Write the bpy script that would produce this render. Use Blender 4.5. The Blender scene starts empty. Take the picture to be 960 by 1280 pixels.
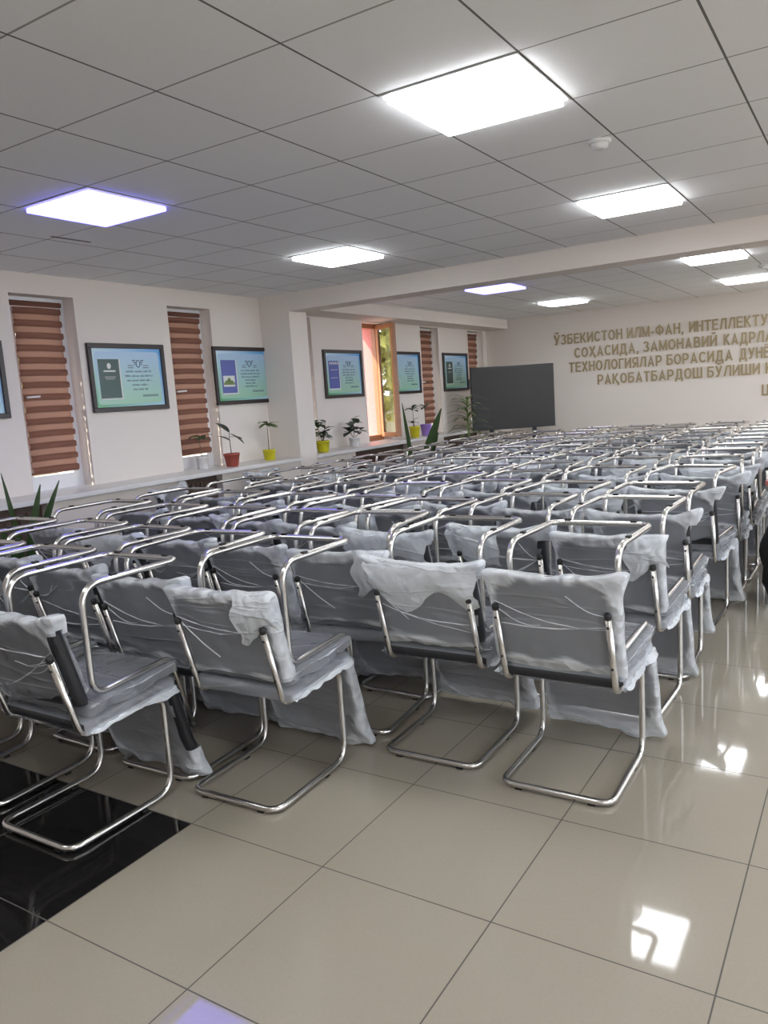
import bpy, bmesh, math, random
from mathutils import Vector, Matrix, noise
C = bpy.context.scene.collection
sc = bpy.context.scene
PI = math.pi
random.seed(7)

# ------------------------------------------------------------------ camera, world, sun, exposure
cam_d = bpy.data.cameras.new('camera'); cam = bpy.data.objects.new('camera', cam_d); C.objects.link(cam)
cam_d.sensor_fit = 'VERTICAL'; cam_d.sensor_height = 36.0; cam_d.lens = 971.6 * 36.0 / 1280.0
cam_d.clip_start = 0.05; cam_d.clip_end = 200
yaw, pitch, roll = -0.5678, -0.1456, -0.0666
f = Vector((math.sin(yaw)*math.cos(pitch), math.cos(yaw)*math.cos(pitch), math.sin(pitch)))
r = Vector((math.cos(yaw), -math.sin(yaw), 0)); u = r.cross(f)
c_, s_ = math.cos(roll), math.sin(roll)
rr = c_*r + s_*u; uu = -s_*r + c_*u
M = Matrix((rr, uu, -f)).transposed().to_4x4(); M.translation = Vector((0, 0, 1.5044))
cam.matrix_world = M
sc.camera = cam

w = bpy.data.worlds.new('sky'); sc.world = w; w.use_nodes = True
bg = w.node_tree.nodes['Background']; bg.inputs['Color'].default_value = (0.80, 0.88, 1.0, 1); bg.inputs['Strength'].default_value = 3.4
sd = bpy.data.lights.new('sun', 'SUN'); sd.energy = 4.5; sd.angle = 0.01; sd.color = (1.0, 0.90, 0.74)
so = bpy.data.objects.new('sun', sd); C.objects.link(so)
so.rotation_euler = Vector((0.52, 0.60, -0.75)).to_track_quat('-Z', 'Y').to_euler()
sc.view_settings.view_transform = 'Standard'; sc.view_settings.look = 'None'
sc.view_settings.exposure = 1.05; sc.view_settings.gamma = 1.0; sc.view_settings.use_curve_mapping = False
sc.cycles.max_bounces = 10; sc.cycles.diffuse_bounces = 5; sc.cycles.glossy_bounces = 4
sc.cycles.transparent_max_bounces = 24; sc.cycles.transmission_bounces = 6
sc.cycles.use_denoising = True; sc.cycles.caustics_reflective = False; sc.cycles.caustics_refractive = False
LAMP = 8.2                                     # panel light strength

# ------------------------------------------------------------------ materials
def nmat(name):
    m = bpy.data.materials.new(name); m.use_nodes = True
    return m, m.node_tree, m.node_tree.nodes['Principled BSDF']
def pmat(name, col, rough=0.5, metal=0.0, spec=0.5, bump=0.0, bscale=40, vary=0.0):
    m, t, b = nmat(name)
    b.inputs['Base Color'].default_value = (*col, 1); b.inputs['Roughness'].default_value = rough
    b.inputs['Metallic'].default_value = metal; b.inputs['Specular IOR Level'].default_value = spec
    if bump or vary:
        tc = t.nodes.new('ShaderNodeTexCoord'); nz = t.nodes.new('ShaderNodeTexNoise')
        nz.inputs['Scale'].default_value = bscale; nz.inputs['Detail'].default_value = 4
        t.links.new(tc.outputs['Object'], nz.inputs['Vector'])
        if bump:
            bp = t.nodes.new('ShaderNodeBump'); bp.inputs['Strength'].default_value = bump; bp.inputs['Distance'].default_value = 0.01
            t.links.new(nz.outputs['Fac'], bp.inputs['Height']); t.links.new(bp.outputs['Normal'], b.inputs['Normal'])
        if vary:
            mx = t.nodes.new('ShaderNodeMix'); mx.data_type = 'RGBA'
            mx.inputs['A'].default_value = (*[c*(1-vary) for c in col], 1); mx.inputs['B'].default_value = (*[min(1, c*(1+vary)) for c in col], 1)
            t.links.new(nz.outputs['Fac'], mx.inputs['Factor']); t.links.new(mx.outputs['Result'], b.inputs['Base Color'])
    return m
def math_(t, op, a, b=None, c=None):
    n = t.nodes.new('ShaderNodeMath'); n.operation = op
    for i, v in enumerate((a, b, c)):
        if v is None: continue
        if isinstance(v, (int, float)): n.inputs[i].default_value = v
        else: t.links.new(v, n.inputs[i])
    return n.outputs[0]
def mixc(t, fac, a, b):
    mx = t.nodes.new('ShaderNodeMix'); mx.data_type = 'RGBA'
    for k, v in (('A', a), ('B', b)):
        if isinstance(v, tuple): mx.inputs[k].default_value = (*v, 1)
        else: t.links.new(v, mx.inputs[k])
    if isinstance(fac, (int, float)): mx.inputs['Factor'].default_value = fac
    else: t.links.new(fac, mx.inputs['Factor'])
    return mx.outputs['Result']
def grid_lines(t, xo, yo, wx, wy, size=0.6):
    tc = t.nodes.new('ShaderNodeTexCoord'); sp = t.nodes.new('ShaderNodeSeparateXYZ'); t.links.new(tc.outputs['Object'], sp.inputs[0])
    out = []
    for ax, o, wd in ((0, xo, wx), (1, yo, wy)):
        q = math_(t, 'DIVIDE', math_(t, 'SUBTRACT', sp.outputs[ax], o), size)
        fr = math_(t, 'FRACT', math_(t, 'ADD', q, 100.5))
        d = math_(t, 'MULTIPLY', math_(t, 'ABSOLUTE', math_(t, 'SUBTRACT', fr, 0.5)), size)
        out.append(math_(t, 'LESS_THAN', d, wd))
    return out, sp, tc

def floor_mat():
    m, t, b = nmat('polished_tile')
    (lx, ly), sp, tc = grid_lines(t, -1.5013, 1.8357, 0.0022, 0.0022)
    nz = t.nodes.new('ShaderNodeTexNoise'); nz.inputs['Scale'].default_value = 90; nz.inputs['Detail'].default_value = 3
    t.links.new(tc.outputs['Object'], nz.inputs['Vector'])
    tile = mixc(t, nz.outputs['Fac'], (0.35, 0.31, 0.25), (0.385, 0.345, 0.28))
    blk = math_(t, 'MULTIPLY', math_(t, 'LESS_THAN', sp.outputs[0], -2.1013), math_(t, 'LESS_THAN', sp.outputs[1], 1.8357))
    tile = mixc(t, blk, tile, (0.012, 0.011, 0.011))
    ln = math_(t, 'MAXIMUM', lx, ly)
    gro = mixc(t, blk, (0.09, 0.08, 0.07), (0.10, 0.09, 0.085))
    t.links.new(mixc(t, ln, tile, gro), b.inputs['Base Color'])
    t.links.new(math_(t, 'ADD', math_(t, 'MULTIPLY', ln, 0.5), 0.045), b.inputs['Roughness'])
    b.inputs['Specular IOR Level'].default_value = 0.42
    bp = t.nodes.new('ShaderNodeBump'); bp.inputs['Strength'].default_value = 0.4; bp.inputs['Distance'].default_value = 0.002; bp.invert = True
    t.links.new(ln, bp.inputs['Height']); t.links.new(bp.outputs['Normal'], b.inputs['Normal'])
    return m
def ceil_mat(name, xo, yo):
    m, t, b = nmat(name)
    (lx, ly), sp, tc = grid_lines(t, xo, yo, 0.0045, 0.0045)
    nz = t.nodes.new('ShaderNodeTexNoise'); nz.inputs['Scale'].default_value = 130; nz.inputs['Detail'].default_value = 4
    t.links.new(tc.outputs['Object'], nz.inputs['Vector'])
    base = mixc(t, nz.outputs['Fac'], (0.88, 0.88, 0.885), (0.93, 0.93, 0.93))
    base = mixc(t, ly, base, (0.36, 0.355, 0.35)); base = mixc(t, lx, base, (0.17, 0.165, 0.165))
    t.links.new(base, b.inputs['Base Color']); b.inputs['Roughness'].default_value = 0.8; b.inputs['Specular IOR Level'].default_value = 0.2
    bp = t.nodes.new('ShaderNodeBump'); bp.inputs['Strength'].default_value = 0.25; bp.inputs['Distance'].default_value = 0.003
    t.links.new(nz.outputs['Fac'], bp.inputs['Height']); t.links.new(bp.outputs['Normal'], b.inputs['Normal'])
    return m
def film_mat(name, lo, hi, col=(0.82, 0.85, 0.92), crump=0.6, tl_=0.22):
    """thin polythene: lo..hi is how much of the light the film stops, more where it is creased"""
    m, t, b = nmat(name)
    out = t.nodes['Material Output']
    tc = t.nodes.new('ShaderNodeTexCoord'); oi = t.nodes.new('ShaderNodeObjectInfo')
    ad = t.nodes.new('ShaderNodeVectorMath'); ad.operation = 'ADD'
    cb = t.nodes.new('ShaderNodeCombineXYZ'); rv = math_(t, 'MULTIPLY', oi.outputs['Random'], 37.0)
    for i in range(3): t.links.new(rv, cb.inputs[i])
    t.links.new(tc.outputs['Object'], ad.inputs[0]); t.links.new(cb.outputs[0], ad.inputs[1])
    n1 = t.nodes.new('ShaderNodeTexNoise'); n1.inputs['Scale'].default_value = 4.5; n1.inputs['Detail'].default_value = 2.5; n1.inputs['Distortion'].default_value = 0.8
    t.links.new(ad.outputs[0], n1.inputs['Vector'])
    mp = t.nodes.new('ShaderNodeMapping'); mp.inputs['Scale'].default_value = (0.8, 3.0, 6.5); mp.inputs['Rotation'].default_value = (0, 0.16, 0)
    t.links.new(ad.outputs[0], mp.inputs['Vector'])
    n2 = t.nodes.new('ShaderNodeTexNoise'); n2.inputs['Scale'].default_value = 1.0; n2.inputs['Detail'].default_value = 2; n2.inputs['Distortion'].default_value = 0.6
    t.links.new(mp.outputs[0], n2.inputs['Vector'])
    ridge = math_(t, 'SUBTRACT', 1.0, math_(t, 'MULTIPLY', math_(t, 'ABSOLUTE', math_(t, 'SUBTRACT', n2.outputs['Fac'], 0.5)), 45.0))
    ridge = math_(t, 'MAXIMUM', ridge, 0.0)
    big = math_(t, 'SUBTRACT', 1.0, math_(t, 'MULTIPLY', math_(t, 'ABSOLUTE', math_(t, 'SUBTRACT', n1.outputs['Fac'], 0.5)), 22.0))
    big = math_(t, 'MAXIMUM', big, 0.0)
    cre = math_(t, 'MINIMUM', math_(t, 'MULTIPLY', ridge, 0.16), 1.0)
    at = t.nodes.new('ShaderNodeAttribute'); at.attribute_name = 'slack'
    fac = math_(t, 'ADD', lo, math_(t, 'MULTIPLY', math_(t, 'MINIMUM', math_(t, 'ADD', cre, at.outputs['Fac']), 1.0), hi - lo))
    t.links.new(mixc(t, at.outputs['Fac'], col, (0.90, 0.93, 0.95)), b.inputs['Base Color']); b.inputs['Roughness'].default_value = 0.24; b.inputs['Specular IOR Level'].default_value = 0.5
    bp = t.nodes.new('ShaderNodeBump'); bp.inputs['Strength'].default_value = 0.85; bp.inputs['Distance'].default_value = 0.016
    vo = t.nodes.new('ShaderNodeTexVoronoi'); vo.feature = 'F1'; vo.inputs['Scale'].default_value = 17.0
    dm = t.nodes.new('ShaderNodeVectorMath'); dm.operation = 'MULTIPLY_ADD'; t.links.new(n1.outputs['Color'], dm.inputs[0]); dm.inputs[1].default_value = (0.16, 0.16, 0.16); t.links.new(ad.outputs[0], dm.inputs[2])
    t.links.new(dm.outputs[0], vo.inputs['Vector'])
    hgt = math_(t, 'ADD', math_(t, 'MULTIPLY', n1.outputs['Fac'], 0.8), math_(t, 'MULTIPLY', ridge, 0.25)); crw = math_(t, 'MULTIPLY', math_(t, 'ADD', math_(t, 'MULTIPLY', at.outputs['Fac'], 2.2), 0.3), crump)
    t.links.new(math_(t, 'ADD', hgt, math_(t, 'MULTIPLY', vo.outputs['Distance'], crw)), bp.inputs['Height']); t.links.new(bp.outputs['Normal'], b.inputs['Normal'])
    tl = t.nodes.new('ShaderNodeBsdfTranslucent'); tl.inputs['Color'].default_value = (*col, 1)
    tr = t.nodes.new('ShaderNodeBsdfTransparent'); tr.inputs['Color'].default_value = (0.97, 0.975, 0.98, 1)
    m1 = t.nodes.new('ShaderNodeMixShader'); m1.inputs['Fac'].default_value = tl_
    t.links.new(b.outputs[0], m1.inputs[1]); t.links.new(tl.outputs[0], m1.inputs[2])
    m2 = t.nodes.new('ShaderNodeMixShader'); t.links.new(fac, m2.inputs['Fac']); t.links.new(tr.outputs[0], m2.inputs[1]); t.links.new(m1.outputs[0], m2.inputs[2])
    t.links.new(m2.outputs[0], out.inputs['Surface'])
    return m
def emit_mat(name, col, s):
    m, t, b = nmat(name)
    b.inputs['Base Color'].default_value = (0.9, 0.9, 0.9, 1); b.inputs['Emission Color'].default_value = (*col, 1); b.inputs['Emission Strength'].default_value = s
    return m
def glass_mat(name, gloss=0.1, tint=(0.95, 0.97, 0.97), ior_gloss=True):
    m, t, b = nmat(name); out = t.nodes['Material Output']
    g = t.nodes.new('ShaderNodeBsdfGlossy'); g.inputs['Roughness'].default_value = 0.02
    tr = t.nodes.new('ShaderNodeBsdfTransparent'); tr.inputs['Color'].default_value = (*tint, 1)
    mx = t.nodes.new('ShaderNodeMixShader'); mx.inputs['Fac'].default_value = gloss
    t.links.new(tr.outputs[0], mx.inputs[1]); t.links.new(g.outputs[0], mx.inputs[2]); t.links.new(mx.outputs[0], out.inputs['Surface'])
    return m
def cloth_mat(name, col, trans):
    m, t, b = nmat(name); out = t.nodes['Material Output']
    b.inputs['Base Color'].default_value = (*col, 1); b.inputs['Roughness'].default_value = 0.9; b.inputs['Specular IOR Level'].default_value = 0.1
    tl = t.nodes.new('ShaderNodeBsdfTranslucent'); tl.inputs['Color'].default_value = (*col, 1)
    mx = t.nodes.new('ShaderNodeMixShader'); mx.inputs['Fac'].default_value = trans
    t.links.new(b.outputs[0], mx.inputs[1]); t.links.new(tl.outputs[0], mx.inputs[2]); t.links.new(mx.outputs[0], out.inputs['Surface'])
    return m
def print_mat():
    m, t, b = nmat('poster_print')
    tc = t.nodes.new('ShaderNodeTexCoord'); sp = t.nodes.new('ShaderNodeSeparateXYZ'); t.links.new(tc.outputs['Object'], sp.inputs[0])
    y = math_(t, 'ADD', math_(t, 'DIVIDE', sp.outputs[1], 0.80), 0.5); z = math_(t, 'ADD', math_(t, 'DIVIDE', sp.outputs[2], 0.53), 0.5)
    g = mixc(t, y, (0.10, 0.42, 0.16), (0.42, 0.66, 0.80)); s = mixc(t, y, (0.62, 0.80, 0.90), (0.10, 0.38, 0.78))
    t.links.new(mixc(t, z, g, s), b.inputs['Base Color']); b.inputs['Roughness'].default_value = 0.25
    return m
def panel_mat():
    m, t, b = nmat('poster_panel')
    tc = t.nodes.new('ShaderNodeTexCoord'); sp = t.nodes.new('ShaderNodeSeparateXYZ'); t.links.new(tc.outputs['Object'], sp.inputs[0])
    z = math_(t, 'ADD', math_(t, 'DIVIDE', sp.outputs[2], 0.47), 0.5)
    t.links.new(mixc(t, z, (0.36, 0.62, 0.44), (0.42, 0.60, 0.82)), b.inputs['Base Color']); b.inputs['Roughness'].default_value = 0.25
    return m

MT = dict(
    wall=pmat('cream_wall_paint', (0.80, 0.735, 0.675), 0.75, spec=0.2, bump=0.12, bscale=60),
    white=pmat('white_paint', (0.78, 0.77, 0.76), 0.4), upvc=pmat('white_window_plastic', (0.82, 0.82, 0.83), 0.3),
    stone=pmat('sill_stone', (0.74, 0.72, 0.70), 0.3, vary=0.04, bscale=12),
    brown=pmat('brown_radiator_screen', (0.10, 0.062, 0.045), 0.5, vary=0.2, bscale=8),
    pink=pmat('pink_granite_render', (0.62, 0.24, 0.22), 0.8, vary=0.45, bscale=55, bump=0.5),
    wood=pmat('wood_foil', (0.42, 0.20, 0.10), 0.4, vary=0.15, bscale=14),
    floor=floor_mat(), ceil=ceil_mat('ceiling_tiles', -2.3104, 2.2318), ceil2=ceil_mat('ceiling_tiles_far', -2.3104, 8.43),
    lamp=emit_mat('lamp_white', (0.94, 0.97, 1.0), LAMP), lampb=emit_mat('lamp_blue', (0.115, 0.108, 0.85), 4.3), lampf=emit_mat('lamp_lilac', (0.20, 0.19, 0.70), 2.5),
    alu=pmat('lamp_frame_metal', (0.75, 0.75, 0.76), 0.4, 0.3),
    chrome=pmat('satin_chrome', (0.68, 0.66, 0.63), 0.24, 1.0), black=pmat('black_leatherette', (0.018, 0.018, 0.021), 0.42, bump=0.15, bscale=180),
    rubber=pmat('black_rubber', (0.02, 0.02, 0.02), 0.55),
    film=film_mat('polythene_film', 0.325, 0.95), bag=film_mat('polythene_bag', 0.46, 0.88, crump=0.6), fold=film_mat('polythene_fold', 0.80, 0.99, col=(0.88, 0.92, 0.96), crump=1.8, tl_=0.12),
    blindd=cloth_mat('blind_dense', (0.20, 0.095, 0.068), 0.12), blindl=cloth_mat('blind_sheer', (0.36, 0.20, 0.145), 0.16),
    glass=glass_mat('window_glass', 0.10), sashglass=glass_mat('sash_glass', 0.45, (0.9, 0.93, 0.88)),
    frame=pmat('dark_picture_frame', (0.030, 0.020, 0.018), 0.35), print=print_mat(), panel=panel_mat(),
    greenbook=pmat('green_book_print', (0.035, 0.085, 0.075), 0.3), bluebook=pmat('blue_book_print', (0.10, 0.13, 0.42), 0.3),
    ink=pmat('ink', (0.05, 0.06, 0.12), 0.5), gold=pmat('gold_letter', (0.40, 0.31, 0.17), 0.4, 0.08), pale=pmat('pale_print', (0.72, 0.74, 0.70), 0.5),
    screen=pmat('switched_off_screen', (0.036, 0.034, 0.032), 0.42, spec=0.3), bezel=pmat('screen_bezel', (0.012, 0.012, 0.012), 0.35),
    yellow=pmat('yellow_pot', (0.62, 0.56, 0.015), 0.35), red=pmat('terracotta_pot', (0.36, 0.075, 0.05), 0.45), purple=pmat('purple_pot', (0.34, 0.20, 0.60), 0.4),
    whitepot=pmat('white_pot', (0.76, 0.75, 0.73), 0.4), darkpot=pmat('dark_pot', (0.06, 0.04, 0.035), 0.5), soil=pmat('soil', (0.035, 0.025, 0.018), 0.9),
    leaf=pmat('green_leaf', (0.055, 0.12, 0.035), 0.45, vary=0.3, bscale=20), leafd=pmat('dark_leaf', (0.022, 0.045, 0.022), 0.4, vary=0.3, bscale=20),
    leafl=pmat('light_leaf', (0.16, 0.24, 0.07), 0.45, vary=0.25, bscale=20), stem=pmat('stem', (0.13, 0.10, 0.045), 0.7),
    redcloth=pmat('red_table_top', (0.34, 0.10, 0.09), 0.5), darkwood=pmat('dark_wood', (0.035, 0.022, 0.018), 0.45),
    foliage=pmat('sunlit_foliage', (0.42, 0.40, 0.10), 0.7, vary=0.4, bscale=6), fence=pmat('pale_garden_wall', (0.62, 0.55, 0.42), 0.8, vary=0.1, bscale=5),
    ground=pmat('paving', (0.42, 0.38, 0.33), 0.9),
    blackbag=pmat('black_plush', (0.012, 0.012, 0.013), 0.75, bump=0.8, bscale=120),
)
for k in ('glass', 'sashglass', 'film', 'bag', 'fold'): pass

# ------------------------------------------------------------------ mesh helpers
class MB:
    def __init__(s): s.v, s.f, s.m, s.sm = [], [], [], []
    def face(s, idx, mi=0, smooth=False): s.f.append(tuple(idx)); s.m.append(mi); s.sm.append(smooth)
    def box(s, x0, x1, y0, y1, z0, z1, mi=0):
        b = len(s.v); s.v += [(x, y, z) for z in (z0, z1) for y in (y0, y1) for x in (x0, x1)]
        for q in ((0, 2, 3, 1), (4, 5, 7, 6), (0, 1, 5, 4), (2, 6, 7, 3), (0, 4, 6, 2), (1, 3, 7, 5)): s.face([b+i for i in q], mi)
        return s
    def tube(s, pts, rad, n=8, mi=0, closed=False, caps=True):
        pts = [Vector(p) for p in pts]; N = len(pts); b = len(s.v)
        rads = rad if isinstance(rad, (list, tuple)) else [rad]*N
        T = []
        for i in range(N):
            a = pts[(i-1) % N] if (closed or i > 0) else pts[i]; c = pts[(i+1) % N] if (closed or i < N-1) else pts[i]
            T.append((c-a).normalized())
        ref = Vector((0, 0, 1)) if abs(T[0].z) < 0.9 else Vector((1, 0, 0))
        nrm = (ref - T[0]*ref.dot(T[0])).normalized()
        for i in range(N):
            nrm = (nrm - T[i]*nrm.dot(T[i])).normalized(); bi = T[i].cross(nrm)
            for k in range(n):
                a = 2*PI*k/n; s.v.append(tuple(pts[i] + (nrm*math.cos(a) + bi*math.sin(a))*rads[i]))
        for i in range(N if closed else N-1):
            j = (i+1) % N
            for k in range(n): s.face((b+i*n+k, b+i*n+(k+1) % n, b+j*n+(k+1) % n, b+j*n+k), mi, True)
        if caps and not closed:
            s.face([b+k for k in range(n)][::-1], mi); s.face([b+(N-1)*n+k for k in range(n)], mi)
        return s
    def lathe(s, prof, n=20, mi=0, o=(0, 0, 0)):
        b = len(s.v)
        for (rad, z) in prof:
            for k in range(n): s.v.append((o[0]+rad*math.cos(2*PI*k/n), o[1]+rad*math.sin(2*PI*k/n), o[2]+z))
        for i in range(len(prof)-1):
            for k in range(n): s.face((b+i*n+k, b+i*n+(k+1) % n, b+(i+1)*n+(k+1) % n, b+(i+1)*n+k), mi, True)
        s.face([b+k for k in range(n)][::-1], mi); s.face([b+(len(prof)-1)*n+k for k in range(n)], mi)
        return s
    def mesh(s, name, mats):
        me = bpy.data.meshes.new(name); me.from_pydata(s.v, [], s.f)
        for m in (mats if isinstance(mats, (list, tuple)) else [mats]): me.materials.append(MT[m] if isinstance(m, str) else m)
        me.polygons.foreach_set('material_index', s.m); me.polygons.foreach_set('use_smooth', s.sm); me.update()
        return me
    def obj(s, name, mats, parent=None, loc=None, rot=None): return link(name, s.mesh(name, mats), parent, loc, rot)
def link(name, me, parent=None, loc=None, rot=None):
    o = bpy.data.objects.new(name, me); C.objects.link(o)
    if parent: o.parent = parent
    if loc: o.location = loc
    if rot: o.rotation_euler = rot
    return o
def bevel(o, wd, seg=2):
    bm = bmesh.new(); bm.from_mesh(o.data); bmesh.ops.bevel(bm, geom=bm.edges[:], offset=wd, segments=seg, affect='EDGES', profile=0.6, clamp_overlap=True); bm.to_mesh(o.data); bm.free(); return o
def tag(o, label, cat, group=None):
    o['label'] = label; o['category'] = cat
    if group: o['group'] = group
    return o
def thing(name, label, cat, loc=(0, 0, 0), rot=None, group=None):
    return tag(link(name, None, None, loc, rot), label, cat, group)
def struct(o): o['kind'] = 'structure'; return o
def fillet(pts, rads, n=6):
    out = [Vector(pts[0])]
    for i in range(1, len(pts)-1):
        p = Vector(pts[i]); a = (Vector(pts[i-1])-p); b = (Vector(pts[i+1])-p); rd = rads[i-1]
        ang = a.angle(b); d = rd/math.tan(ang/2); d = min(d, a.length*0.49, b.length*0.49)
        p0 = p+a.normalized()*d; p2 = p+b.normalized()*d
        for k in range(n+1):
            t = k/n; out.append(p0*(1-t)**2+p*2*t*(1-t)+p2*t*t)
    out.append(Vector(pts[-1])); return out
def nz(v, s=0.0): return noise.noise(Vector(v)+Vector((s*13.7, s*7.1, s*3.3)))

# ------------------------------------------------------------------ room
XW, YB, ZC, YBEAM = -5.86, 12.9, 2.697, 6.87
XR, YF = 3.3, -2.6
struct(MB().box(-6.36, XR+0.2, YF-0.2, YB+0.2, -0.12, 0.0).obj('floor', 'floor'))
struct(MB().box(-6.36, XR+0.2, YF-0.2, YBEAM+0.15, ZC, ZC+0.12).obj('ceiling', 'ceil'))
struct(MB().box(-6.36, XR+0.2, YBEAM+0.15, YB+0.2, ZC, ZC+0.12).obj('ceiling', 'ceil2'))
struct(MB().box(-6.36, XR+0.2, YB, YB+0.2, 0, ZC).obj('wall_back', 'wall'))
wr = MB(); ADDED_RW = [(-1.4, 0.4), (1.6, 3.4), (4.6, 6.4), (8.0, 9.8), (10.6, 12.4)]; yy = [YF] + [q for a in ADDED_RW for q in a] + [YB]  # unseen window openings added to bring more daylight into the hall
wr.box(XR, XR+0.2, YF, YB, 0, 0.85).box(XR, XR+0.2, YF, YB, 2.5, ZC)
for i in range(0, len(yy), 2): wr.box(XR, XR+0.2, yy[i], yy[i+1], 0.85, 2.5)
struct(wr.obj('wall_right', 'wall'))
wf = MB(); ADDED_FW = [(2.0, 2.6)]; xx = [-6.36] + [q for a in ADDED_FW for q in a] + [XR+0.2]  # opening behind the camera, also added only to let daylight in
wf.box(-6.36, XR+0.2, YF-0.2, YF, 0, 0.85).box(-6.36, XR+0.2, YF-0.2, YF, 2.5, ZC)
for i in range(0, len(xx), 2): wf.box(xx[i], xx[i+1], YF-0.2, YF, 0.85, 2.5)
struct(wf.obj('wall_front', 'wall'))
WY = [(3.85, 4.45), (5.51, 6.09), (7.2, 7.80), (8.94, 9.54), (10.53, 11.11), (12.17, 12.77)]
Z0, Z1 = 0.91, 2.53
wl = MB(); ys = [YF] + [q for a in WY for q in a] + [YB]
wl.box(-6.36, XW, YF, YB, 0, Z0-0.04).box(-6.36, XW, YF, YB, Z1, ZC)
for i in range(0, len(ys), 2): wl.box(-6.36, XW, ys[i], ys[i+1], Z0-0.04, Z1)
struct(wl.obj('wall_left', 'wall'))
struct(MB().box(-6.36, XR, YBEAM, YBEAM+0.31, 2.508, ZC-0.001).obj('beam', 'wall'))
struct(MB().box(XW, -5.44, YBEAM+0.001, YBEAM+0.31, 0, 2.508).obj('pillar', 'wall'))
struct(MB().box(XW, -5.44, YBEAM+0.31, YB, 2.545, ZC-0.001).obj('beam', 'wall'))
# window ledge along the left wall: stone sill on boxed piers with brown radiator screens between
for (a, b) in ((0.6, YBEAM), (YBEAM+0.31, YB)):
    o = struct(bevel(MB().box(XW, -5.40, a, b, Z0-0.04, Z0).obj('windowsill', 'stone'), 0.006))
for y0, y1 in WY: struct(MB().box(-6.06, XW, y0, y1, Z0-0.04, Z0).obj('windowsill', 'stone'))
BR = [(2.3, 3.68), (5.05, 5.62), (7.98, 9.28), (10.34, 11.65)]
PIERS = [(0.6, 2.3), (3.68, 5.05), (5.62, YBEAM), (YBEAM+0.31, 7.98), (9.28, 10.34), (11.65, YB)]
for a, b in PIERS: struct(MB().box(XW, -5.45, a, b, 0, Z0-0.04).obj('wall_ledge', 'wall'))
for i, (a, b) in enumerate(BR):
    m = MB().box(-5.56, -5.53, a, b, 0.02, Z0-0.04)
    for k in range(1, int((b-a)/0.06)): m.box(-5.53, -5.522, a+k*0.06-0.018, a+k*0.06+0.018, 0.10, Z0-0.10)
    o = m.obj('radiator_screen', 'brown')
    tag(o, ['brown radiator screen under the ledge behind the spiky plant', 'brown radiator screen below the window with the white pot',
            'brown radiator screen below the open window', 'brown radiator screen near the switched-off screen'][i], 'radiator screen', 'radiator screens under the window ledge')

# windows: white frames, glass, and (except the open one) zebra blinds
def win(i, y0, y1, openw=False):
    xf = -6.035
    m = MB(); fw = 0.055
    for (a, b, c, d) in ((y0, y0+fw, Z0, Z1), (y1-fw, y1, Z0, Z1), (y0+fw, y1-fw, Z0, Z0+fw+0.02), (y0+fw, y1-fw, Z1-fw, Z1)): m.box(xf-0.04, xf+0.03, a, b, c, d)
    wdw = struct(m.obj('window_%d' % (i+1), 'wood' if openw else 'upvc'))
    if openw: return
    s = MB(); q = 0.05; a, b, c, d = y0+fw, y1-fw, Z0+fw+0.02, Z1-fw
    for bx in ((a, a+q, c, d), (b-q, b, c, d), (a+q, b-q, c, c+q), (a+q, b-q, d-q, d)): s.box(xf-0.03, xf+0.045, *bx)
    s.obj('sash', 'upvc', wdw)
    MB().box(xf-0.01, xf, a+q, b-q, c+q, d-q).obj('pane', 'glass', wdw)
    h = MB().tube(fillet([(xf+0.045, y0+0.105, 1.70), (xf+0.10, y0+0.105, 1.70), (xf+0.10, y0+0.02+0.20, 1.705)], [0.012]), 0.009)
    h.obj('handle', 'upvc', wdw)
    # zebra roller blind
    bl = thing('roller_blind', BL[i], 'blind', (xf+0.062, (y0+y1)/2, Z1-0.04), None, 'zebra blinds on the left wall windows')
    hw = (y1-y0)/2-0.075; zb = -(Z1-0.04-1.065); n = 27; pitch_ = (-zb-0.05)/n
    MB().tube([(0.012, -hw-0.01, -0.02), (0.012, hw+0.01, -0.02)], 0.022, 12).obj('roller_tube', 'blindd', bl)
    g = MB(); K = 4
    for k in range(n):
        dens = k % 2 == 0
        z1 = -0.05-k*pitch_; z0 = z1-pitch_
        xo = 0.020 if dens else 0.008
        sag = 0.004*math.sin(k*1.7+i)
        bb = len(g.v)
        for j in range(K+1):
            t = j/K; zz = z1+(z0-z1)*t; xx = xo + (0.010*math.sin(PI*t) if dens else 0.003*math.sin(PI*t))
            ex = 0.0 if dens else -0.006
            for yy in (-hw-ex+sag, 0, hw+ex+sag*0.5): g.v.append((xx, yy, zz-0.003*(1 if yy else 0)))
        for j in range(K):
            for c in range(2): g.face((bb+j*3+c, bb+j*3+c+1, bb+(j+1)*3+c+1, bb+(j+1)*3+c), 0 if dens else 1, True)
        if k: 
            p = pb + K*3
            for c in range(2): g.face((p+c, p+c+1, bb+c+1, bb+c), 0)
        pb = bb
    o = g.obj('striped_fabric', ['blindd', 'blindl'], bl)
    MB().box(-0.004, 0.016, -hw, hw, zb-0.012, zb+0.006).obj('bottom_rail', 'blindl', bl)
    MB().tube([(0.03, hw+0.02, -0.03), (0.03, hw+0.022, zb*0.75), (0.036, hw+0.024, -0.03)], 0.0022, 5).obj('pull_chain', 'upvc', bl)
BL = ['brown striped zebra blind in the window nearest the spiky plant', 'brown striped zebra blind in the window above the white pot plant', 'brown zebra blind in the window hidden behind the pillar', '',
      'narrow view of brown zebra blind between two framed posters beyond the pillar', 'brown zebra blind partly hidden behind the switched-off screen']
for i, (a, b) in enumerate(WY): win(i, a, b, i == 3)
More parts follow.
